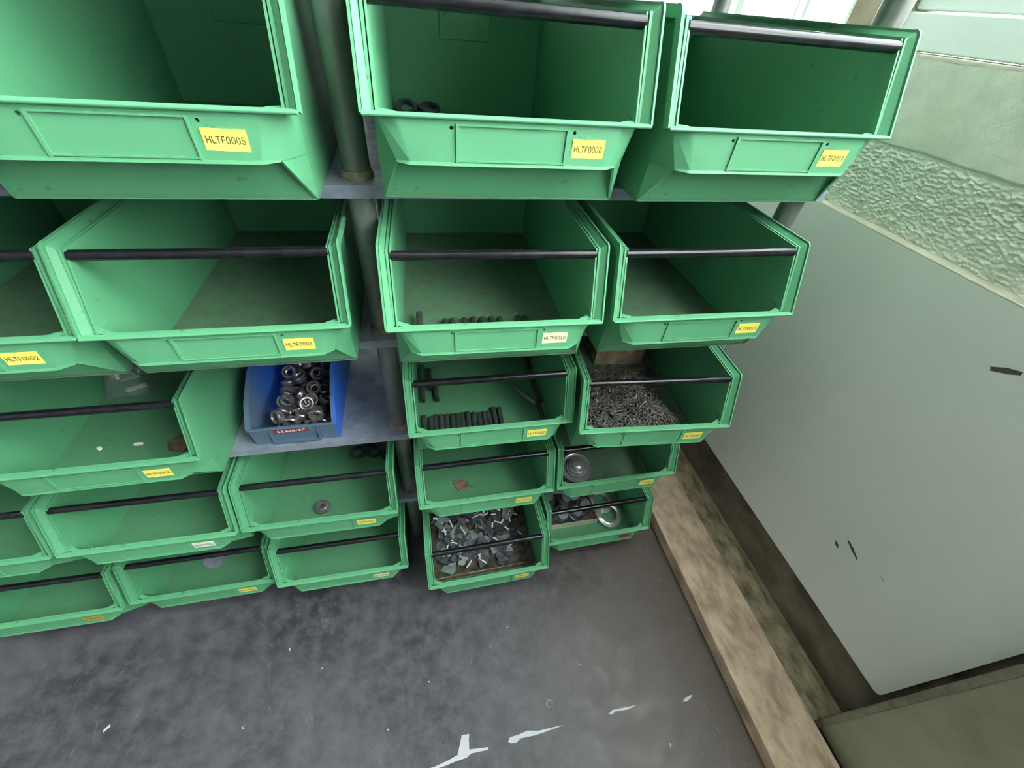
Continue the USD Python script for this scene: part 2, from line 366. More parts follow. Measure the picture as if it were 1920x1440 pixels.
# wall boards
def board(name, label, x0, x1, y0, y1, z0, z1, r=0.012, mat='panel'):
    t = thing(name, label, 'panel')
    prof = Polygon([(y0, z0), (y1, z0), (y1, z1), (y0, z1)]).buffer(-r).buffer(r, quad_segs=5)
    m = trimesh.creation.extrude_polygon(prof, x1 - x0 - 0.002, engine='earcut')
    mm = np.array(m.vertices)
    m.vertices = np.stack([x0 + mm[:, 2], mm[:, 0], mm[:, 1]], 1)
    m.fix_normals()
    obj('sheet', m, M[mat], t)
    return t
PX = 0.855
b1 = board('wall_board', 'large grey-green board fixed on the right wall, its bottom above the dark wall base', PX, 0.883, 0.0055, 1.36, Z(-0.995), Z(-0.274))
obj('top_edge_strip', rbox(PX, 0.882, 0.0055, 1.36, Z(-0.2745), Z(-0.2705), 0.0015), M['panel_edge'], b1, smooth=40)
def flake(poly, x):
    m = trimesh.creation.extrude_polygon(Polygon(poly), 0.0004, engine='earcut')
    mm = np.array(m.vertices)
    m.vertices = np.stack([x - mm[:, 2], mm[:, 0], mm[:, 1]], 1)
    m.fix_normals()
    return m
zf = lambda *p: [(a, Z(b)) for a, b in p]
obj('scuff', flake(zf((0.247, -0.795), (0.250, -0.798), (0.232, -0.806), (0.212, -0.812), (0.214, -0.808), (0.232, -0.799)), PX - 0.0001), M['stain'], b1)
obj('scuff', flake(zf((0.262, -0.822), (0.252, -0.826), (0.248, -0.834), (0.256, -0.832), (0.260, -0.828)), PX - 0.0001), M['stain'], b1)
obj('scuff', flake(zf((0.322, -0.361), (0.318, -0.366), (0.300, -0.357), (0.288, -0.349), (0.290, -0.344), (0.306, -0.350)), PX - 0.0001), M['stain'], b1)
obj('paint_chip', flake(zf((0.168, -0.788), (0.170, -0.790), (0.160, -0.794), (0.159, -0.792)), PX - 0.0001), M['chip'], b1)
b2 = board('wall_board', 'grey-green board reaching down to the floor, in front of the large board at the lower right', 0.803, 0.828, -1.25, -0.013, 0.012, Z(-0.272), 0.004, 'panel_low')
obj('edge_trim', rbox(0.797, 0.828, -0.0175, -0.0045, 0.006, Z(-0.272), 0.003), M['trim'], b2, smooth=40)

# ------------------------------------------------------------------ the rack
XPL, XPR, YP, YPR, PR = -0.0725, 0.617, 0.600, 0.992, 0.0176
rack = thing('shelf_rack', 'galvanised steel rack with round posts carrying the green bins', 'shelf')
levels = [Z(-0.1855), Z(-0.428), Z(-0.673), Z(-0.917), Z(0.075)]
def shelf_mesh(x0, x1, zt):
    y0, y1 = 0.566, 1.03
    holes = [(-1.05, YP), (XPL, YP), (XPR, YP), (-1.05, YPR), (XPL, YPR), (XPR, YPR)]
    m = mbox(x0, x1, y0, y1, zt - 0.016, zt) - mbox(x0 + 0.002, x1 - 0.002, y0 + 0.0025, y1 - 0.0025, zt - 0.017, zt - 0.0025)
    for hx, hy in holes:
        m = m - Manifold.cylinder(0.1, PR * 0.98, PR * 0.98, 24).translate([hx, hy, zt - 0.05])
    return m
for zt in levels:
    obj('shelf_board', shelf_mesh(-1.07, 0.637, zt), M['zinc'], rack)
for px, py in ((-1.05, YP), (XPL, YP), (XPR, YP), (-1.05, YPR), (XPL, YPR), (XPR, YPR)):
    tube = Manifold.cylinder(1.75, PR, PR, 32) - Manifold.cylinder(1.8, PR - 0.002, PR - 0.002, 32).translate([0, 0, 0.01])
    obj('post', tube.translate([px, py, 0]), M['post'], rack, smooth=40)
    for zt in levels:
        obj('post_cup', lathe([(PR, 0), (PR + 0.004, 0), (PR + 0.0035, 0.005), (PR + 0.001, 0.010), (PR, 0.010)], 28).apply_translation([px, py, zt]), M['cup'], rack, smooth=40)

# ------------------------------------------------------------------ the green bins
W, WI = 0.1435, 0.1405
DB = 0.465
def ax(*p):
    return [(s * x, y, z) for s in (-1, 1) for x, y, z in p]

def bin_mesh():
    T = 0.003
    a = hull(ax((W, -0.003, -0.176), (W - 0.003, DB, -0.176), (W, DB, 0.009), (W, -0.003, 0.009), (W, -0.036, -0.083)))
    a = a + hull(ax((W, -0.003, -0.176), (W, -0.003, 0.009), (W, 0.06, 0.009), (W, 0.06, -0.176)))
    spout = hull(ax((0.119, -0.0460, -0.082), (0.141, -0.035, -0.082), (0.108, -0.0470, -0.127), (0.1245, -0.037, -0.127), (W, -0.010, -0.082), (W, -0.010, -0.127), (W, 0.012, -0.082), (W, 0.012, -0.127)))
    ai = mbox(-WI, WI, 0.003, DB - T, -0.1725, 0.2)
    # inside, the front slopes from the lip down to the floor; its outer face leans the same way below the panel
    spi = hull(ax((0.1165, -0.0425, -0.070), (0.1362, -0.0315, -0.070), (0.1395, -0.010, -0.070), (0.1340, 0.0, -0.1725), (0.1400, 0.003, -0.1725), (WI, 0.02, -0.070), (WI, 0.035, -0.1725)))
    spout = spout + hull(ax((W, -0.003, -0.176), (0.130, -0.0260, -0.1265), (W, -0.010, -0.1265), (W, 0.02, -0.1265), (W, 0.02, -0.176)))
    # the body itself has an upright front wall; nothing of the slanting hull stays below the spout
    a = a - mbox(-0.3, 0.3, -0.2, -0.003, -0.3, -0.0825)      # body only; the spout follows
    cut = mbox(-WI, WI, -0.3, DB - T, -0.0815, 0.3)
    cheek = lambda s: hull([(s * x, y, z) for x, y, z in ((0.1245, -0.037, -0.127), (0.1215, -0.036, -0.127), (W, -0.003, -0.176), (WI, -0.003, -0.176), (W, 0.0, -0.127), (WI, 0.0, -0.127))])
    m = (a + spout) - ai - spi - cut
    m = m + cheek(1) + cheek(-1)
    for sx in (-0.066, 0.066):                        # two small holes below the lip
        m = m - Manifold.cylinder(0.02, 0.0019, 0.0019, 12).rotate([90, 0, 0]).translate([sx, -0.035, -0.0925])
    # lip ledge and the bead under the panel
    m = m + rbox(-0.1525, 0.1525, -0.0500, -0.0405, -0.0850, -0.0812, 0.0016, 8)
    m = m + hull(ax((0.109, -0.0488, -0.1275), (0.109, -0.0475, -0.1245), (0.109, -0.040, -0.1275), (0.124, -0.0385, -0.1275), (0.124, -0.0375, -0.1245)))
    # label frame, a little proud of the panel
    fr = [(-0.0615, -0.0580, -0.0885, -0.1245), (0.0570, 0.0588, -0.0885, -0.1245), (-0.060, 0.058, -0.0885, -0.0903), (-0.060, 0.058, -0.1222, -0.1236)]
    for x0, x1, z1, z0 in fr:
        m = m + mbox(min(x0, x1), max(x0, x1), -0.0482, -0.0440, min(z0, z1), max(z0, z1))
    # raised pad on the back wall, foot bead along the base
    m = m + rbox(-0.047, 0.047, DB - T - 0.0025, DB - 0.001, -0.058, -0.004, 0.002, 8)
    m = m + mbox(-W + 0.002, W - 0.002, -0.0042, 0.0, -0.176, -0.1745)
    # rim channels
    path = [(DB, 0.0165), (0.004, 0.0165)]
    c = np.array([-0.0045, 0.0085])
    for t in np.linspace(90, 158, 6):
        path.append((c[0] + 0.0085 * math.cos(math.radians(t)) + 0.003, c[1] + 0.0085 * math.sin(math.radians(t))))
    path.append((-0.0470, -0.0825))
    path = np.array(path)
    d = np.gradient(path, axis=0)
    d = d / np.linalg.norm(d, axis=1, keepdims=True)
    d[0] = [-1, 0]
    d[-1] = (path[-1] - path[-2]) / np.linalg.norm(path[-1] - path[-2])
    n = np.stack([d[:, 1], -d[:, 0]], 1)
    n = np.where((n @ np.array([-0.4, 1.0]))[:, None] < 0, -n, n)
    def strip(corners):                                   # corners: (x, depth along the rim's normal)
        out = None
        for k in range(len(path) - 1):
            h = hull([(x, *(path[j] + n[j] * q)) for j in (k, k + 1) for x, q in corners])
            out = h if out is None else out + h
        return out
    for s in (-1, 1):
        # a slanting band, a thin inner rib and the outer edge
        for cs in (((0.1375, -0.0185), (0.1375, -0.0160), (0.1505, -0.0055), (0.1505, -0.0025)),
                   ((0.1370, -0.0185), (0.1370, -0.0085), (0.1392, -0.0085), (0.1392, -0.0185)),
                   ((0.1495, -0.0060), (0.1495, -0.0035), (0.1520, -0.0060), (0.1520, -0.0035)),
                   ((0.1515, -0.0110), (0.1515, 0.0), (0.1538, 0.0), (0.1538, -0.0110))):
            m = m + strip([(s * x, q) for x, q in cs])
    return m

BODY = bin_mesh()
ROD = cyl((-0.1385, 0, 0), (0.1385, 0, 0), 0.0064, 24)
first = {}
BINS = {}
def storage_bin(key, label, x, y, z, yaw, text, sticker='yellow', tilt=0.0):
    t = thing('storage_bin', label, 'storage bin', (x, y, Z(z)), math.radians(yaw), 'green storage bins')
    if not first:
        first['body'] = obj('body', BODY, GREEN, t, smooth=35)
        first['rod'] = obj('carry_rod', ROD, M['rod'], t, smooth=40)
    else:
        b_ = copy_mesh('body', first['body'], t)
        if key in ('B0', 'B1', 'B2', 'B3', 'C3', 'D3'):
            UsdShade.MaterialBindingAPI.Apply(b_).Bind(GREEN_DUSTY)
        copy_mesh('carry_rod', first['rod'], t)
    if text is not None:
        # sticker on the panel, which leans 1.3 degrees
        a = math.atan2(0.001, 0.045)
        w2, h2 = 0.0188, 0.0092
        face = lambda zz: -0.0460 - (-0.082 - zz) / 0.045 * 0.0010
        lx, lz = 0.0840, -0.1075
        m = mbox(-w2, w2, -0.0003, 0.0005, -h2, h2)
        R = rot_xyz(a, tilt, 0)
        s = obj('sticker', m, M[sticker], t, loc=(lx, face(lz) - 0.0002, lz), rot=R)
        if text:
            tm = meshkit.text_mesh(text, 0.0060, 0.0002)
            e = tm.extents[0]
            tm.apply_translation([-tm.bounds[0][0] - e / 2, -0.0030, 0])
            tm.apply_scale([0.0325 / e, 1, 1])
            tm.vertices = np.stack([tm.vertices[:, 0], -0.0003 - tm.vertices[:, 2], tm.vertices[:, 1]], 1)
            tm.fix_normals()
            obj('lettering', tm, M['ink'], s)
    BINS[key] = (np.array([x, y, Z(z)]), math.radians(yaw))
    return t

def at_z(x, y, z, zn):
    k = zn / z
    return x * k, y * k, zn
ZA, ZB, ZCc, ZD, ZE = -0.0090, -0.2515, -0.4965, -0.7405, -0.9865
spec = [
    ('A0', 'green bin on the upper shelf, almost wholly cut off by the left picture edge', (-0.571, 0.528, -0.012), 0.2, ZA, None, 'yellow', 0.0),
    ('A1', 'green bin labelled HLTF0005 on the upper shelf left of the post', (-0.252, 0.518, -0.012), 0.3, ZA, 'HLTF0005', 'yellow', 0.02),
    ('A2', 'green bin labelled HLTF0008 on the upper shelf just right of the post', (0.107, 0.528, -0.012), -0.6, ZA, 'HLTF0008', 'yellow', 0.0),
    ('A3', 'green bin labelled HLTF0019 at the right end of the upper shelf', (0.4295, 0.522, -0.009), 0.4, ZA, 'HLTF0019', 'yellow', 0.0),
    ('B0', 'green bin labelled HLTF0002 at the left edge of the second shelf', (-0.562, 0.527, -0.252), 0.0, ZB, 'HLTF0002', 'yellow', 0.0),
    ('B1', 'empty green bin labelled HLTF0001 on the second shelf, left of the post', (-0.253, 0.525, -0.252), -0.1, ZB, 'HLTF0001', 'yellow', 0.0),
    ('B2', 'green bin with pale label HLTF0010 on the second shelf, right of the post', (0.101, 0.511, -0.254), -1.3, ZB, 'HLTF0010', 'pale', 0.0),
    ('B3', 'empty green bin labelled HLTF0020 at the right end of the second shelf', (0.420, 0.497, -0.25), -1.0, ZB, 'HLTF0020', 'yellow', 0.0),
    ('C1', 'green bin with a torn yellow label on the third shelf, left of the blue bin', (-0.545, 0.542, -0.512), 0.0, ZCc, 'HLTF0002', 'yellow', 0.0),
    ('C2', 'green bin labelled HLTF0017 holding short dark tubes on the third shelf', (0.107, 0.526, -0.496), -0.6, ZCc, 'HLTF0017', 'yellow', -0.03),
    ('C3', 'green bin labelled HLTF0021 holding a heap of bent wire pins', (0.416, 0.481, -0.494), -4.2, ZCc, 'HLTF0021', 'yellow', 0.0),
    ('Dm', 'green bin cut off at the left picture edge on the fourth shelf', (-0.873, 0.529, -0.742), -0.3, ZD, None, 'yellow', 0.0),
    ('D0', 'empty green bin with white label HLTF0003 on the fourth shelf', (-0.561, 0.529, -0.745), -0.4, ZD, 'HLTF0003', 'white_sticker', 0.0),
    ('D1', 'green bin labelled HLTF0007 with one grey bushing, under the blue bin', (-0.244, 0.526, -0.739), -0.6, ZD, 'HLTF0007', 'yellow', 0.0),
    ('D2', 'green bin labelled HLTF0014 with a dry brown leaf inside', (0.106, 0.528, -0.743), 0.2, ZD, 'HLTF0014', 'yellow', 0.0),
    ('D3', 'green bin labelled HLTF0022 holding a stepped steel hub', (0.419, 0.528, -0.739), 0.2, ZD, 'HLTF0022', 'yellow', 0.0),
    ('Em', 'green bin with ochre label on the floor at the left picture edge', (-0.876, 0.520, -0.988), -0.6, ZE, 'HLTF0004', 'ochre', 0.0),
    ('E0', 'green bin labelled HLTF0006 on the floor with a grey disc inside', (-0.56, 0.528, -0.987), 0.0, ZE, 'HLTF0006', 'yellow', 0.0),
    ('E1', 'empty green bin labelled HLTF0009 on the floor left of the post', (-0.246, 0.51, -0.984), -0.4, ZE, 'HLTF0009', 'pale', 0.0),
    ('E2', 'green bin labelled HLTF0015 on the floor, filled with scrap pieces', (0.107, 0.45, -0.989), 0.7, ZE, 'HLTF0015', 'yellow', 0.0),
    ('E3', 'green bin with a worn red sticker on the floor by the beige beam', (0.423, 0.51, -0.988), 0.5, ZE, '', 'red', 0.05),
]
for key, label, p, yaw, zn, text, st, tilt in spec:
    x, y, z = (p[0], p[1], zn) if key[0] == 'A' else at_z(*p, zn)
    storage_bin(key, label, x, y, z, yaw, text, st, tilt)

def L(key, x, y, z):
    o, a = BINS[key]
    c, s = math.cos(a), math.sin(a)
    return (o[0] + x * c - y * s, o[1] + x * s + y * c, o[2] + z)
FZ = -0.1725                                          # inner floor of a bin

# ------------------------------------------------------------------ the small blue bin and its bushings
BX, BY, BZ = -0.265, 0.578, levels[2]
bb = thing('blue_bin', 'small blue open-front bin with dusty grey front, full of steel bushings', 'storage bin', (BX, BY, BZ))
def blue_mesh():
    Wb, T = 0.077, 0.0025
    prof = [(-0.001, 0.0), (0.235, 0.0), (0.235, 0.112), (0.085, 0.112), (0.026, 0.084), (-0.008, 0.051)]
    def ext(pf, w):
        m = Manifold.extrude(CrossSection([pf]), 2 * w)
        return m.rotate([90, 0, 90]).translate([-w, 0, 0])
    o = ext(prof, Wb)
    inner = [(0.003, T), (0.2325, T), (0.2325, 0.2), (-0.2, 0.2), (-0.2, 0.0512), (-0.0055, 0.0512)]
    m = o - ext(inner, Wb - T)
    rim = [(0.235, 0.112), (0.085, 0.112), (0.026, 0.084), (-0.008, 0.051)]
    for s in (-1, 1):
        for k in range(3):
            (y0, z0), (y1, z1) = rim[k], rim[k + 1]
            xa, xb = sorted((s * (Wb - 0.006), s * (Wb + 0.003)))
            m = m + hull([(x, y, z + dz) for x in (xa, xb) for y, z in ((y0, z0), (y1, z1)) for dz in (-0.003, 0.001)])
    m = m + rbox(-Wb - 0.002, Wb + 0.002, -0.0105, -0.004, 0.047, 0.0515, 0.0015, 8)
    for x0, x1, z0, z1 in ((-0.043, -0.0405, 0.006, 0.044), (0.0405, 0.043, 0.006, 0.044), (-0.043, 0.043, 0.006, 0.0085)):
        m = m + mbox(x0, x1, -0.0085, 0.001, z0, z1)
    return m
obj('body', blue_mesh(), M['blue'], bb, smooth=30)
a = math.atan2(0.007, 0.051)
st = obj('sticker', mbox(-0.030, 0.030, -0.0004, 0.0006, -0.0062, 0.0062), M['red'], bb, loc=(-0.004, -0.0078, 0.040), rot=rot_xyz(a, -0.02, 0))
tm = meshkit.text_mesh('116/4/67', 0.0062, 0.0003, bold=True)
e = tm.extents[0]
tm.apply_translation([-tm.bounds[0][0] - e / 2, -0.0031, 0])
tm.apply_scale([0.050 / e, 1, 1])
tm.vertices = np.stack([tm.vertices[:, 0], -0.0004 - tm.vertices[:, 2], tm.vertices[:, 1]], 1)
tm.fix_normals()
obj('lettering', tm, M['white_ink'], st)

BUSH = lathe([(0.0048, 0.0), (0.0085, 0.0), (0.0095, 0.001), (0.0112, 0.0075), (0.0112, 0.0095), (0.0100, 0.0112), (0.0078, 0.0112), (0.0070, 0.0095), (0.0062, 0.004), (0.0048, 0.0035)], 28)
bush_first = None
def bushing(loc, R, label, group, mat=None, scale=1.0):
    global bush_first
    if bush_first is None:
        p = obj('bushing', BUSH, M['steel'], smooth=35, loc=loc, rot=R * scale)
        bush_first = p
    else:
        p = copy_mesh('bushing', bush_first, loc=loc, rot=R * scale)
        if mat is not None:
            UsdShade.MaterialBindingAPI.Apply(p).Bind(mat)
    tag(p, label, 'bushing', group)
spots = []
rb = random.Random(4)
for layer, (zc, cnt) in enumerate(((0.014, 22), (0.031, 18), (0.047, 10))):
    tries = 0
    got = 0
    while got < cnt and tries < 4000:
        tries += 1
        x = rb.uniform(-0.030, 0.056) - 0.005 * layer
        y = rb.uniform(0.020, 0.205 - 0.01 * layer)
        if layer == 2 and not (0.02 < y < 0.19 and x < 0.04):
            continue
        if all((x - a) ** 2 + (y - b) ** 2 + (zc - c) ** 2 > 0.0235 ** 2 for a, b, c in spots):
            spots.append((x, y, zc))
            got += 1
for x, y, zc in spots:
    R = rot_xyz(rb.uniform(-1.1, 1.1), rb.uniform(-0.9, 0.9), rb.uniform(0, 6.28)) if rb.random() < 0.8 else rot_xyz(1.5, rb.uniform(-1, 1), 0)
    c = R @ np.array([0, 0, 0.0073])
    bushing((BX + x - c[0], BY + y - c[1], BZ + zc - c[2] + 0.003), R * 1.3, 'steel bushing in the heap filling the small blue bin', 'bushings in the blue bin')

# ------------------------------------------------------------------ contents of the green bins
TUBE = Manifold.cylinder(1.0, 0.0054, 0.0054, 18) - Manifold.cylinder(1.2, 0.0036, 0.0036, 18).translate([0, 0, -0.1])
def tube_mesh(length):
    return TUBE.scale([1, 1, length]).rotate([-90, 0, 0])          # along +y
tube_first = {}
def tube(key, x, y, length, yaw, label, group=None, mat='tube', z=0.0, rx=0.0):
    o, a = BINS[key]
    loc = L(key, x, y, FZ + 0.0055 + z)
    rot = rot_xyz(rx, 0, a + yaw)
    k = (round(length, 4), mat)
    if k not in tube_first:
        p = tube_first[k] = obj('tube', tube_mesh(length), M[mat], smooth=40, loc=loc, rot=rot)
    else:
        p = copy_mesh('tube', tube_first[k], loc=loc, rot=rot)
    tag(p, label, 'tube', group)
rt = random.Random(2)
ORD = ('first', 'second', 'third', 'fourth', 'fifth', 'sixth', 'seventh', 'eighth', 'ninth', 'tenth', 'eleventh', 'twelfth', 'thirteenth', 'fourteenth', 'fifteenth')
for k in range(15):
    tube('C2', -0.127 + 0.0114 * k, 0.004 + (0.010 if k > 12 else 0) + rt.uniform(-0.003, 0.003), 0.068, rt.uniform(-0.03, 0.03), f'{ORD[k]} tube from the left in the row behind the lip of bin HLTF0017', 'tubes lying in a row in bin HLTF0017')
tube('C2', -0.129, 0.119, 0.12, 0.0, 'long dark tube lying against the left wall of bin HLTF0017')
tube('C2', -0.112, 0.155, 0.068, 0.0, 'dark tube in the middle of the three loose ones at the left of bin HLTF0017')
tube('C2', -0.099, 0.119, 0.068, 0.03, 'dark tube rightmost of the three loose ones at the left of bin HLTF0017')
tube('C2', 0.119, 0.085, 0.068, 0.60, 'pale grey tube lying aslant at the right of bin HLTF0017', mat='scrap_green')
tube('C2', 0.131, 0.090, 0.068, 0.03, 'dark tube against the right wall of bin HLTF0017')
tube('C2', 0.128, 0.012, 0.068, 0.05, 'dark tube at the front right corner of bin HLTF0017')
tube('C2', 0.131, 0.205, 0.068, 0.0, 'dark tube in the shade at the back right of bin HLTF0017')
tube('B2', -0.113, 0.018, 0.085, 0.0, 'dark tube propped at the left front corner of bin HLTF0010', rx=0.12)
for k, x in enumerate((-0.071, -0.055, -0.038, -0.019, -0.003, 0.013, 0.029, 0.058, 0.073)):
    tube('B2', x, 0.012 + rt.uniform(-0.002, 0.003), 0.081, rt.uniform(-0.03, 0.03), f'{ORD[k]} flat-lying tube from the left over the front lip of bin HLTF0010', 'tubes behind the lip of bin HLTF0010')

# D1: one bushing, dark rings at the back
p = obj('bushing', lathe([(0.0055, 0.001), (0.015, 0.0), (0.0175, 0.002), (0.018, 0.006), (0.0165, 0.0085), (0.0148, 0.009), (0.0142, 0.0125), (0.0130, 0.0135), (0.0070, 0.0135), (0.0055, 0.0125)], 36), M['washer_grey'], smooth=35, loc=L('D1', -0.031, 0.040, FZ))
tag(p, 'single grey bushing lying in the middle of bin HLTF0007', 'bushing')
RING = lathe([(0.013, 0.0), (0.0195, 0.0), (0.0205, 0.002), (0.0205, 0.006), (0.0195, 0.008), (0.013, 0.008)], 32)
rf = None
for x, y, w in ((0.036, 0.192, 'left of the front row'), (0.078, 0.190, 'middle of the front row'), (0.117, 0.176, 'right of the front row'), (0.062, 0.228, 'left of the back row'), (0.104, 0.222, 'right of the back row')):
    loc = L('D1', x, y, FZ)
    p = obj('ring', RING, M['darksteel'], smooth=40, loc=loc) if rf is None else copy_mesh('ring', rf, loc=loc)
    rf = rf or p
    tag(p, f'dark steel ring {w} at the back of bin HLTF0007', 'ring', 'rings at the back of bin HLTF0007')
for x, y, rx, w in ((-0.116, 0.400, 0.5, 'leftmost, most tilted'), (-0.074, 0.405, 0.2, 'rightmost, slightly tilted'), (-0.100, 0.360, 0.0, 'flat, nearest the front')):
    p = copy_mesh('ring', rf, loc=L('A2', x, y, FZ + (0.012 if rx else 0.0)), rot=rot_xyz(rx, 0, 0))
    tag(p, f'dark steel ring in bin HLTF0008, {w}', 'ring', 'rings in bin HLTF0008')

# D2: dry leaf
pl = np.array([(-0.016, 0.020), (-0.011, 0.015), (-0.006, 0.021), (-0.001, 0.013), (0.008, 0.012), (0.013, 0.004), (0.020, 0.002), (0.015, -0.004), (0.016, -0.012), (0.007, -0.011), (0.002, -0.017), (-0.006, -0.014), (-0.015, -0.017), (-0.014, -0.006), (-0.019, 0.0), (-0.015, 0.007), (-0.018, 0.012)])
lm = trimesh.creation.extrude_polygon(Polygon(pl), 0.0005, engine='earcut')
lm = lm.subdivide().subdivide().subdivide()
lv = np.array(lm.vertices)
lv[:, 2] += 0.004 * meshkit.fbm(lv * np.array([90, 90, 0]), 3, 4) + 0.10 * np.abs(lv[:, 0] + 0.4 * lv[:, 1]) + 0.0005
lm.vertices = lv
lf = thing('dry_leaf', 'small curled brown dry leaf lying on the floor of bin HLTF0014', 'leaf', L('D2', -0.050, 0.056, FZ), 0.3)
obj('blade', lm, M['leaf'], lf, smooth=60)
obj('stalk', trimesh.util.concatenate([cyl((0.012, -0.008, 0.003), (0.020, -0.015, 0.002), 0.0006, 6), cyl((0.020, -0.015, 0.002), (0.030, -0.017, 0.001), 0.0005, 6)]), M['leaf'], lf)

# D3: stepped hub over a second disc
HUB = lathe([(0.0, 0.0), (0.038, 0.0), (0.041, 0.003), (0.0415, 0.008), (0.0395, 0.009), (0.034, 0.006), (0.029, 0.0065), (0.0275, 0.012), (0.0245, 0.014), (0.0225, 0.0135), (0.0215, 0.019), (0.018, 0.021), (0.0155, 0.0205), (0.0145, 0.026), (0.0095, 0.030), (0.0, 0.031)], 48)
hb = obj('hub', HUB, M['hub_steel'], smooth=35, loc=L('D3', -0.060, 0.052, FZ + 0.012), rot=rot_xyz(0.22, -0.10, 0))
tag(hb, 'stepped round steel hub lying tilted in bin HLTF0022', 'hub')
p = obj('flat_disc', lathe([(0.0, 0.0), (0.033, 0.0), (0.035, 0.002), (0.035, 0.005), (0.032, 0.006), (0.0, 0.004)], 40), M['darksteel'], smooth=35, loc=L('D3', -0.085, 0.038, FZ))
tag(p, 'dark steel disc half hidden under the stepped hub', 'disc')

# E0: flat disc with small hub
dk = thing('washer_disc', 'flat grey disc lying in bin HLTF0006', 'disc', L('E0', -0.047, 0.082, FZ))
obj('plate', lathe([(0.006, 0.0), (0.0285, 0.0), (0.029, 0.0008), (0.0285, 0.0018), (0.006, 0.0018)], 40), M['scrap_lilac'], dk, smooth=35)
obj('centre_boss', lathe([(0.0, 0.0), (0.0055, 0.0), (0.0055, 0.003), (0.003, 0.0035), (0.0, 0.0035)], 20), M['scrap_green'], dk, smooth=35)

# C1: clear bag with parts, loose bits
u, w_ = np.meshgrid(np.linspace(-1, 1, 36), np.linspace(-1, 1, 30), indexing='ij')
edge = np.clip(1 - np.maximum(np.abs(u), np.abs(w_)) ** 4, 0, 1)
cr = meshkit.fbm(np.stack([u * 3.2, w_ * 3.2, u * 0], -1), 4, 21)
topz = 0.0015 + edge * (0.030 + 0.050 * cr)
xy = np.stack([u * 0.038 + 0.008 * (cr - 0.5), w_ * 0.044 + 0.008 * (cr - 0.5)], -1)
vt = np.concatenate([np.concatenate([xy, topz[..., None]], -1).reshape(-1, 3), np.concatenate([xy, np.full_like(topz, 0.0006)[..., None]], -1).reshape(-1, 3)])
i = np.arange(u.size).reshape(u.shape)
qt = np.stack([i[:-1, :-1], i[1:, :-1], i[1:, 1:], i[:-1, 1:]], -1).reshape(-1, 4)
qb = qt[:, ::-1] + u.size
bg = obj('plastic_bag', (vt, np.concatenate([qt, qb])), M['bag'], smooth=True, loc=L('C1', -0.094, 0.258, FZ), rot=0.0)
tag(bg, 'crumpled clear plastic bag at the back of the left bin on the third shelf', 'bag')
for k, (x, y, l, yw) in enumerate(((-0.086, 0.236, 0.036, 0.45), (-0.100, 0.258, 0.034, 0.35), (-0.092, 0.278, 0.030, -0.3))):
    m = rbox(-l / 2, l / 2, -0.005, 0.005, 0, 0.006, 0.0015)
    p = obj('silver_bar', m, M['scrap_white'] if k == 0 else M['chrome'], smooth=40, loc=L('C1', x, y, FZ + 0.002 + 0.010 * k), rot=yw)
    tag(p, ('bright metal bar lowest inside the clear plastic bag', 'middle metal bar inside the clear plastic bag', 'topmost metal bar inside the clear plastic bag')[k], 'bar', 'bars in the plastic bag')
    continue
    tag(p, 'small bright metal bar inside the clear plastic bag', 'bar', 'bars in the plastic bag')
for x, y, yw, l, lab in ((-0.084, 0.075, -0.7, 0.010, 'smaller white pellet on the floor of the bin left of the blue bin'), (-0.022, 0.077, 0.0, 0.016, 'larger white pellet on the floor of the bin left of the blue bin')):
    p = obj('white_pellet', rbox(-l / 2, l / 2, -0.0032, 0.0032, 0, 0.005, 0.0022), M['scrap_white'], smooth=40, loc=L('C1', x, y, FZ), rot=yw)
    tag(p, lab, 'pellet')
p = obj('rust_clump', trimesh.Trimesh(*(lambda m: (np.array(m.vertices) * (0.75 + 0.5 * meshkit.fbm(np.array(m.vertices) * 3 + 5, 3, 2))[:, None] * np.array([0.030, 0.022, 0.008]), m.faces))(trimesh.creation.icosphere(3))), M['scrap_brown'], smooth=50, loc=L('C1', 0.062, 0.072, FZ + 0.0045), rot=0.4)
tag(p, 'brown rusty clump in the right corner of the bin left of the blue bin', 'debris')

# C3: bent wire pins and a brown carton
def pin_mesh(rng, n=None):
    l = rng.uniform(0.012, 0.021)
    b = rng.uniform(0.003, 0.006)
    pts = np.array([(0, 0, 0), (l * 0.55, 0.0006, 0), (l, 0.0, 0.0005), (l + b * 0.5, b * 0.7, 0.001), (l + b * 0.3, b * 1.5, 0.0015)])
    pts[:, 0] -= l * 0.5
    return pts
def sweep3(pts, r, sides=3):
    d = np.gradient(pts, axis=0)
    d /= np.linalg.norm(d, axis=1, keepdims=True)
    ref = np.array([0.13, 0.2, 0.97])
    s1 = np.cross(d, ref); s1 /= np.linalg.norm(s1, axis=1, keepdims=True)
    s2 = np.cross(d, s1)
    an = np.linspace(0, 2 * math.pi, sides, endpoint=False)
    v = (pts[:, None] + r * (np.cos(an)[None, :, None] * s1[:, None] + np.sin(an)[None, :, None] * s2[:, None])).reshape(-1, 3)
    f = []
    for k in range(len(pts) - 1):
        for j in range(sides):
            a0, a1 = k * sides + j, k * sides + (j + 1) % sides
            f += [[a0, a0 + sides, a1 + sides], [a0, a1 + sides, a1]]
    for k0 in (0, (len(pts) - 1) * sides):
        f += [[k0, k0 + j, k0 + j + 1] for j in range(1, sides - 1)]
    return v, np.array(f)
rp = np.random.default_rng(12)
def heap_h(x, y):
    e = np.clip((0.112 + 0.02 * np.sin(y * 40) - x) / 0.06, 0, 1) * np.clip((0.235 - y) / 0.10, 0, 1)
    return 0.026 * e ** 0.8
vs, fs, n0 = [], [], 0
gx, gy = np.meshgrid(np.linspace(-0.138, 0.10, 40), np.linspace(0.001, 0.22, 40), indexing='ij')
gz = np.maximum(heap_h(gx, gy) - 0.0085, 0.0003)
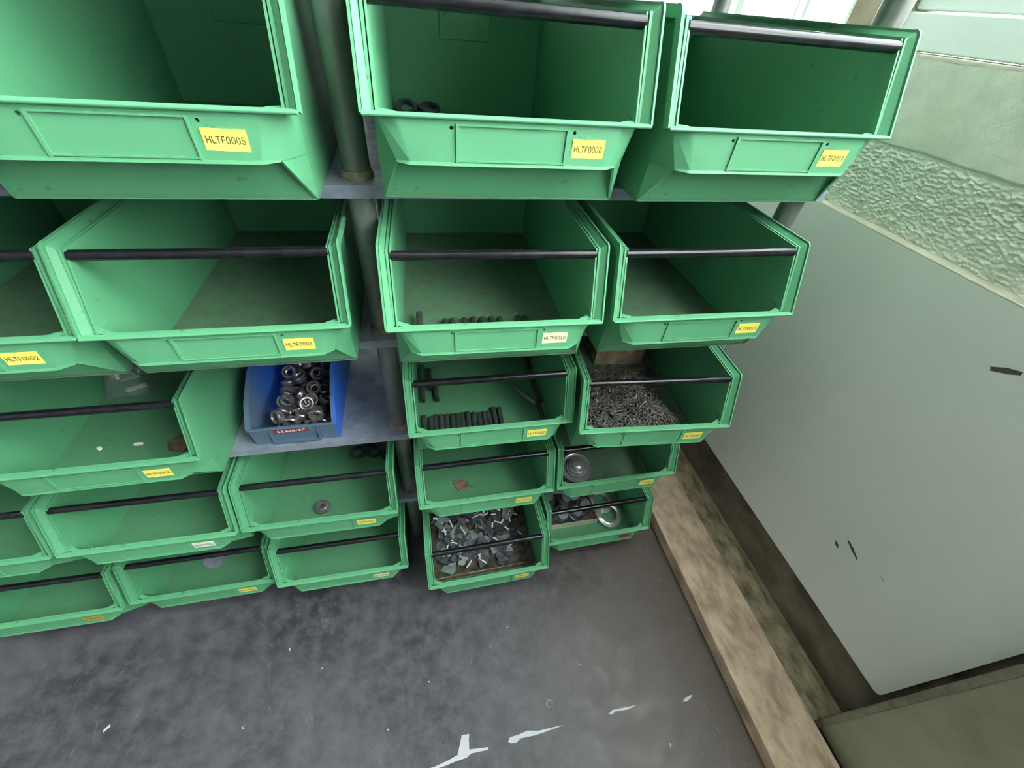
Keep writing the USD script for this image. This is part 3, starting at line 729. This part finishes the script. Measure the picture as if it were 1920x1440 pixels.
v = np.stack([gx, gy, gz], -1).reshape(-1, 3)
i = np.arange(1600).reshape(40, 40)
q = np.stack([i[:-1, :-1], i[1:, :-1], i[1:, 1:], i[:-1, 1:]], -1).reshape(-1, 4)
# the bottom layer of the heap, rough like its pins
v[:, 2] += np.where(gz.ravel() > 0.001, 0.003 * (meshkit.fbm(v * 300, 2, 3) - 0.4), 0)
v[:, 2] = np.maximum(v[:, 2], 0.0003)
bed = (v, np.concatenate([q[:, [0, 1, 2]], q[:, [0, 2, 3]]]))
def pin_place(x, y, z):
    pv, pf = sweep3(pin_mesh(rp), 0.0011)
    R = rot_xyz(rp.uniform(-0.6, 0.6), rp.uniform(-0.6, 0.6), rp.uniform(0, 6.28))
    return pv @ R.T + np.array([x, y, z]), pf
cnt = 0
while cnt < 1700:
    x, y = rp.uniform(-0.134, 0.118), rp.uniform(0.004, 0.235)
    h = float(heap_h(x, y))
    if h < 0.0015 or rp.random() > 0.35 + h / 0.026:
        continue
    pv, pf = pin_place(x, y, h * rp.uniform(0.72, 1.08) + 0.002)
    pv[:, 0] = np.clip(pv[:, 0], -0.1398, 0.139); pv[:, 1] = np.maximum(pv[:, 1], 0.0006); pv[:, 2] = np.maximum(pv[:, 2], 0.0004)
    vs.append(pv); fs.append(pf + n0); n0 += len(pv); cnt += 1
o, a = BINS['C3']
p = UsdGeom.Xform.Define(stage, '/World/wire_pin_heap')
place(p, L('C3', 0, 0, FZ), a)
obj('pins', (np.concatenate(vs), np.concatenate(fs)), M['wire'], p.GetPrim())
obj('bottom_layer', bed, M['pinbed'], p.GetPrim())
tag(p, 'heap of countless small bent wire pins in bin HLTF0021', 'pins', kind='stuff')
pf_ = None
for k in range(46):
    x, y = rp.uniform(-0.09, 0.128), rp.uniform(0.03, 0.255)
    if heap_h(x, y) > 0.008:
        y = rp.uniform(0.19, 0.235)
        x = rp.uniform(-0.10, 0.10)
    z = float(heap_h(x, y))
    loc = L('C3', x, y, FZ + z + 0.0012)
    if pf_ is None:
        p = pf_ = obj('wire_pin', sweep3(pin_mesh(np.random.default_rng(5)), 0.00085, 5), M['wire'], smooth=60, loc=loc, rot=rp.uniform(0, 6.28))
    else:
        p = copy_mesh('wire_pin', pf_, loc=loc, rot=rot_xyz(0.05, 0.03, rp.uniform(0, 6.28)))
    tag(p, 'loose bent wire pin at the thin edge of the heap in bin HLTF0021', 'pin', 'loose wire pins in bin HLTF0021')
bc = thing('brown_carton', 'small worn brown carton standing behind the wire pins in bin HLTF0021', 'box', L('C3', 0.040, 0.292, FZ), a - 0.03)
obj('carton_body', mbox(-0.062, 0.062, -0.045, 0.045, 0, 0.062) - mbox(-0.060, 0.060, -0.043, 0.043, 0.003, 0.1), M['brown'], bc)
obj('flap', hull([(x, y, z) for x in (-0.061, 0.061) for y, z in ((0.043, 0.060), (0.044, 0.062), (0.064, 0.088), (0.065, 0.087))]), M['brown'], bc)

# E3: white box tray with caps, bright rings
tb = thing('cardboard_tray', 'low white cardboard tray holding dark caps in the bin by the beam', 'tray', L('E3', -0.046, 0.118, FZ))
obj('packing', box(-0.088, 0.088, -0.081, 0.081, 0.001, 0.009), M['scrap_brown'], tb)
obj('tray_body', mbox(-0.090, 0.090, -0.083, 0.083, 0, 0.027) - mbox(-0.0885, 0.0885, -0.0815, 0.0815, 0.002, 0.1), M['card'], tb)
CAP = lathe([(0.0, 0.0), (0.020, 0.0), (0.023, 0.002), (0.0235, 0.006), (0.020, 0.008), (0.0165, 0.007), (0.014, 0.012), (0.0, 0.013)], 32)
BUT = lathe([(0.0, 0.0), (0.0135, 0.0), (0.013, 0.0015), (0.0, 0.0022)], 28)
cf = None
rc = random.Random(8)
for k, (cx, cy, cz, rx, ry) in enumerate(((-0.094, 0.128, 0.020, 0.18, 0.05), (-0.044, 0.112, 0.018, -0.1, 0.45), (-0.006, 0.124, 0.018, 0.4, -0.3), (-0.066, 0.162, 0.026, 0.2, 0.2), (-0.018, 0.168, 0.022, -0.2, 0.1), (0.012, 0.086, 0.012, 0.3, 0.2), (-0.104, 0.080, 0.012, 0.25, -0.2), (-0.062, 0.072, 0.012, 0.45, 0.1), (-0.020, 0.070, 0.011, 0.2, 0.3))):
    t = thing('round_fitting', 'dark round fitting with a pale top in the white tray, ' + ('left of the middle row', 'middle of the middle row', 'right of the middle row', 'left of the back row', 'right of the back row', 'right of the front row', 'leftmost of the front row', 'second of the front row', 'third of the front row')[k], 'fitting', L('E3', cx, cy, FZ + cz + 0.006), rot_xyz(rx, ry, 0) * 1.22, 'round fittings in the white tray')
    if cf is None:
        cf = (obj('shell', CAP, M['darksteel'], t, smooth=35), obj('button', BUT.apply_translation([0, 0, 0.0125]), M['scrap_lilac'], t, smooth=35))
    else:
        copy_mesh('shell', cf[0], t); copy_mesh('button', cf[1], t)
RG = lathe([(0.0235, 0.002), (0.026, 0.0), (0.039, 0.0), (0.0405, 0.002), (0.0405, 0.004), (0.038, 0.0065), (0.029, 0.009), (0.0235, 0.007)], 56)
p = obj('bright_ring', RG, M['chrome'], smooth=35, loc=L('E3', 0.086, 0.049, FZ + 0.013), rot=rot_xyz(0.28, 0.04, 0))
tag(p, 'polished metal ring leaning at the front in the bin by the beam', 'ring')
p = copy_mesh('bright_ring', p, loc=L('E3', 0.080, 0.098, FZ + 0.006), rot=rot_xyz(0.05, 0.12, 0))
tag(p, 'second polished ring half hidden behind the front one', 'ring')

# E2: dirty liner and the scrap heap
o2, a2 = BINS['E2']
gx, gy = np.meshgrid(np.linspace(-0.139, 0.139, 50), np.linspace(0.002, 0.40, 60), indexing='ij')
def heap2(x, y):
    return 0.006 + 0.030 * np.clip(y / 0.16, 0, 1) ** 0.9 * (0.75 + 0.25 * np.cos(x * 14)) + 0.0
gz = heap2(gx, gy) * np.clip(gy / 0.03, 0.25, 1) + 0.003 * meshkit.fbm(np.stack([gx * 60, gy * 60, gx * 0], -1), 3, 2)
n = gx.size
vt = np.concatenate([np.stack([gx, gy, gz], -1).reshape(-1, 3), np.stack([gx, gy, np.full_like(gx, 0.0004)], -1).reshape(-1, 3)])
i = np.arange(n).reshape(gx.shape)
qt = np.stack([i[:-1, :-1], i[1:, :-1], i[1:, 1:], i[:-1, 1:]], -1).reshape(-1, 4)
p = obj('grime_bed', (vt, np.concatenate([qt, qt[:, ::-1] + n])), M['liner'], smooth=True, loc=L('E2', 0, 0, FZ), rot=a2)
tag(p, 'bed of brown grime and torn liner under the scrap in bin HLTF0015', 'grime', kind='stuff')
# cardboard liner edge along the front lip
ed = [(-0.137, 0.003), (-0.09, 0.004), (-0.05, 0.003), (0.0, 0.005), (0.05, 0.004), (0.10, 0.005), (0.137, 0.003)]
lmv = []
for k, (x, y) in enumerate(ed):
    h = 0.014 + 0.006 * ((k * 7) % 3) / 2
    lmv += [(x, y, 0.001), (x, y + 0.002, 0.001), (x, y - 0.001, h), (x, y + 0.001, h)]
m = None
for k in range(len(ed) - 1):
    h_ = hull(lmv[4 * k:4 * k + 8]); m = h_ if m is None else m + h_
p = obj('liner_edge', m, M['brown'], loc=L('E2', 0, 0.0, FZ), rot=a2)
tag(p, 'torn brown cardboard edge inside the front lip of bin HLTF0015', 'cardboard')
rs = random.Random(31)
def poly_plate(kind):
    if kind == 'plate':
        n = rs.choice((4, 5, 6)); an = sorted(rs.uniform(0, 6.28) for _ in range(n)); r = [rs.uniform(0.013, 0.026) for _ in range(n)]
        pg = Polygon([(r[k] * math.cos(2 * math.pi * k / n + 0.3 * an[k] / 6), r[k] * 0.8 * math.sin(2 * math.pi * k / n + 0.3 * an[k] / 6)) for k in range(n)])
        return trimesh.creation.extrude_polygon(pg, 0.0022, engine='earcut')
    if kind == 'strip':
        l, w = rs.uniform(0.014, 0.032), rs.uniform(0.003, 0.0058)
        return box(-l / 2, l / 2, -w / 2, w / 2, 0, 0.0018)
    if kind == 'notched':
        pg = Polygon([(-0.020, -0.012), (0.018, -0.014), (0.024, 0.002), (0.012, 0.004), (0.012, 0.012), (0.004, 0.012), (0.004, 0.006), (-0.006, 0.015), (-0.022, 0.006)])
        return trimesh.creation.extrude_polygon(pg, 0.0025, engine='earcut')
    if kind == 'block':
        l = rs.uniform(0.009, 0.015)
        return trimesh.Trimesh(*(lambda mm: (mm.vert_properties[:, :3], mm.tri_verts))(rbox(-l / 2, l / 2, -0.004, 0.004, 0, 0.006, 0.001, 8).to_mesh()))
    an = np.linspace(0, rs.uniform(1.4, 2.6), 9)                # curved
    r = rs.uniform(0.012, 0.020)
    o_ = [(r * math.cos(t), r * math.sin(t)) for t in an]; i_ = [((r - 0.003) * math.cos(t), (r - 0.003) * math.sin(t)) for t in an[::-1]]
    m = trimesh.creation.extrude_polygon(Polygon(o_ + i_), 0.003, engine='earcut')
    m.apply_translation([-r * 0.6, -r * 0.5, 0])
    return m
kinds = [('plate', 'scrap_dark', 'scrap_plate', 'dark angular plate offcut', 'offcut', 92), ('plate', 'scrap_green', 'scrap_plate', 'grey-green plate offcut', 'offcut', 16),
         ('plate', 'scrap_lilac', 'scrap_plate', 'grey-lilac plate offcut', 'offcut', 14), ('notched', 'scrap_green', 'notched_plate', 'notched grey-green plate offcut', 'offcut', 5),
         ('notched', 'scrap_dark', 'notched_plate', 'notched dark plate offcut', 'offcut', 7), ('strip', 'scrap_white', 'bright_strip', 'thin bright strip', 'strip', 50),
         ('strip', 'scrap_dark', 'dark_strip', 'thin dark strip', 'strip', 26), ('curve', 'scrap_dark', 'curved_strip', 'curved dark strip', 'strip', 16),
         ('curve', 'scrap_white', 'curved_strip', 'curved bright strip', 'strip', 8), ('block', 'scrap_lilac', 'scrap_block', 'small grey block', 'block', 14), ('block', 'scrap_brown', 'scrap_block', 'small rusty block', 'block', 12)]
items = [(k, m, nm, lb, ct) for k, m, nm, lb, ct, c in kinds for _ in range(c)]
rs.shuffle(items)
protos = {}
for idx, (k, mt, nm, lb, ct) in enumerate(items):
    x = rs.uniform(-0.118, 0.112)
    if x > 0.085 and rs.random() < 0.5:
        x = rs.uniform(-0.11, 0.05)
    y = 0.022 + 0.225 * rs.random() ** 0.9
    z = float(heap2(np.array(x), np.array(y))) * min(1, max(0.25, y / 0.03)) + 0.004 + rs.random() * 0.010
    R = rot_xyz(rs.uniform(-0.45, 0.45), rs.uniform(-0.45, 0.45), rs.uniform(0, 6.28))
    var = rs.randrange(4)
    key = (k, mt, var)
    loc = L('E2', x, y, FZ + z + (0.006 if mt == 'scrap_white' else 0.0))
    if key not in protos:
        p = protos[key] = obj(nm, poly_plate(k), M[mt], loc=loc, rot=R)
    else:
        p = copy_mesh(nm, protos[key], loc=loc, rot=R)
    tag(p, f'{lb} in the scrap heap filling bin HLTF0015', ct, f'{lb}s in bin HLTF0015')

# ------------------------------------------------------------------ floor marks and litter
def floor_patch(poly, mat='chip'):
    m = trimesh.creation.extrude_polygon(Polygon(poly).buffer(0), 0.0005, engine='earcut')
    m.apply_translation([0, 0, 0.0001])
    obj('bare_patch', m, M[mat], floor)
floor_patch([(-0.080, 0.082), (-0.055, 0.083), (-0.030, 0.087), (-0.008, 0.092), (0.004, 0.122), (0.020, 0.121), (0.018, 0.112), (0.017, 0.096), (0.058, 0.092), (0.056, 0.088), (0.020, 0.089), (0.010, 0.084), (-0.010, 0.083), (-0.035, 0.080), (-0.075, 0.078)])
floor_patch([(0.100, 0.093), (0.106, 0.099), (0.128, 0.100), (0.145, 0.103), (0.170, 0.098), (0.205, 0.098), (0.228, 0.097), (0.205, 0.095), (0.160, 0.092), (0.128, 0.093), (0.118, 0.088), (0.106, 0.089)])
floor_patch([(0.335, 0.097), (0.345, 0.102), (0.375, 0.101), (0.405, 0.100), (0.380, 0.096), (0.352, 0.098), (0.340, 0.094)])
floor_patch([(0.515, 0.086), (0.528, 0.092), (0.545, 0.094), (0.538, 0.088), (0.525, 0.084)])
rr_ = random.Random(5)
first_bit = None
for x, y, s in ((-0.715, 0.27, 0.007), (-0.379, 0.353, 0.004), (-0.448, 0.22, 0.003), (-0.30, 0.30, 0.0025), (0.30, 0.20, 0.003), (-0.15, 0.16, 0.003), (-0.06, 0.23, 0.003), (0.14, 0.31, 0.0025), (0.45, 0.02, 0.004), (-0.56, 0.12, 0.003)):
    loc = (x, y, 0.0)
    if first_bit is None:
        p = first_bit = obj('paint_flake', hull([(-1, -0.3, 0), (0.8, -0.4, 0), (1, 0.3, 0), (-0.7, 0.4, 0), (-0.8, 0, 0.2), (0.7, 0, 0.25)]), M['chip'], loc=loc, rot=rot_xyz(0, 0, 0.8) * s)
    else:
        p = copy_mesh('paint_flake', first_bit, loc=loc, rot=rot_xyz(0, 0, rr_.uniform(0, 3)) * s)
    tag(p, 'tiny pale flake lying on the dark floor', 'flake', 'flakes on the floor')
p = obj('small_washer', lathe([(0.006, 0.0), (0.0085, 0.0), (0.009, 0.001), (0.0085, 0.002), (0.006, 0.002)], 28), M['darksteel'], smooth=35, loc=(0.205, 0.139, 0))
tag(p, 'small metal ring lying alone on the dark floor', 'ring')
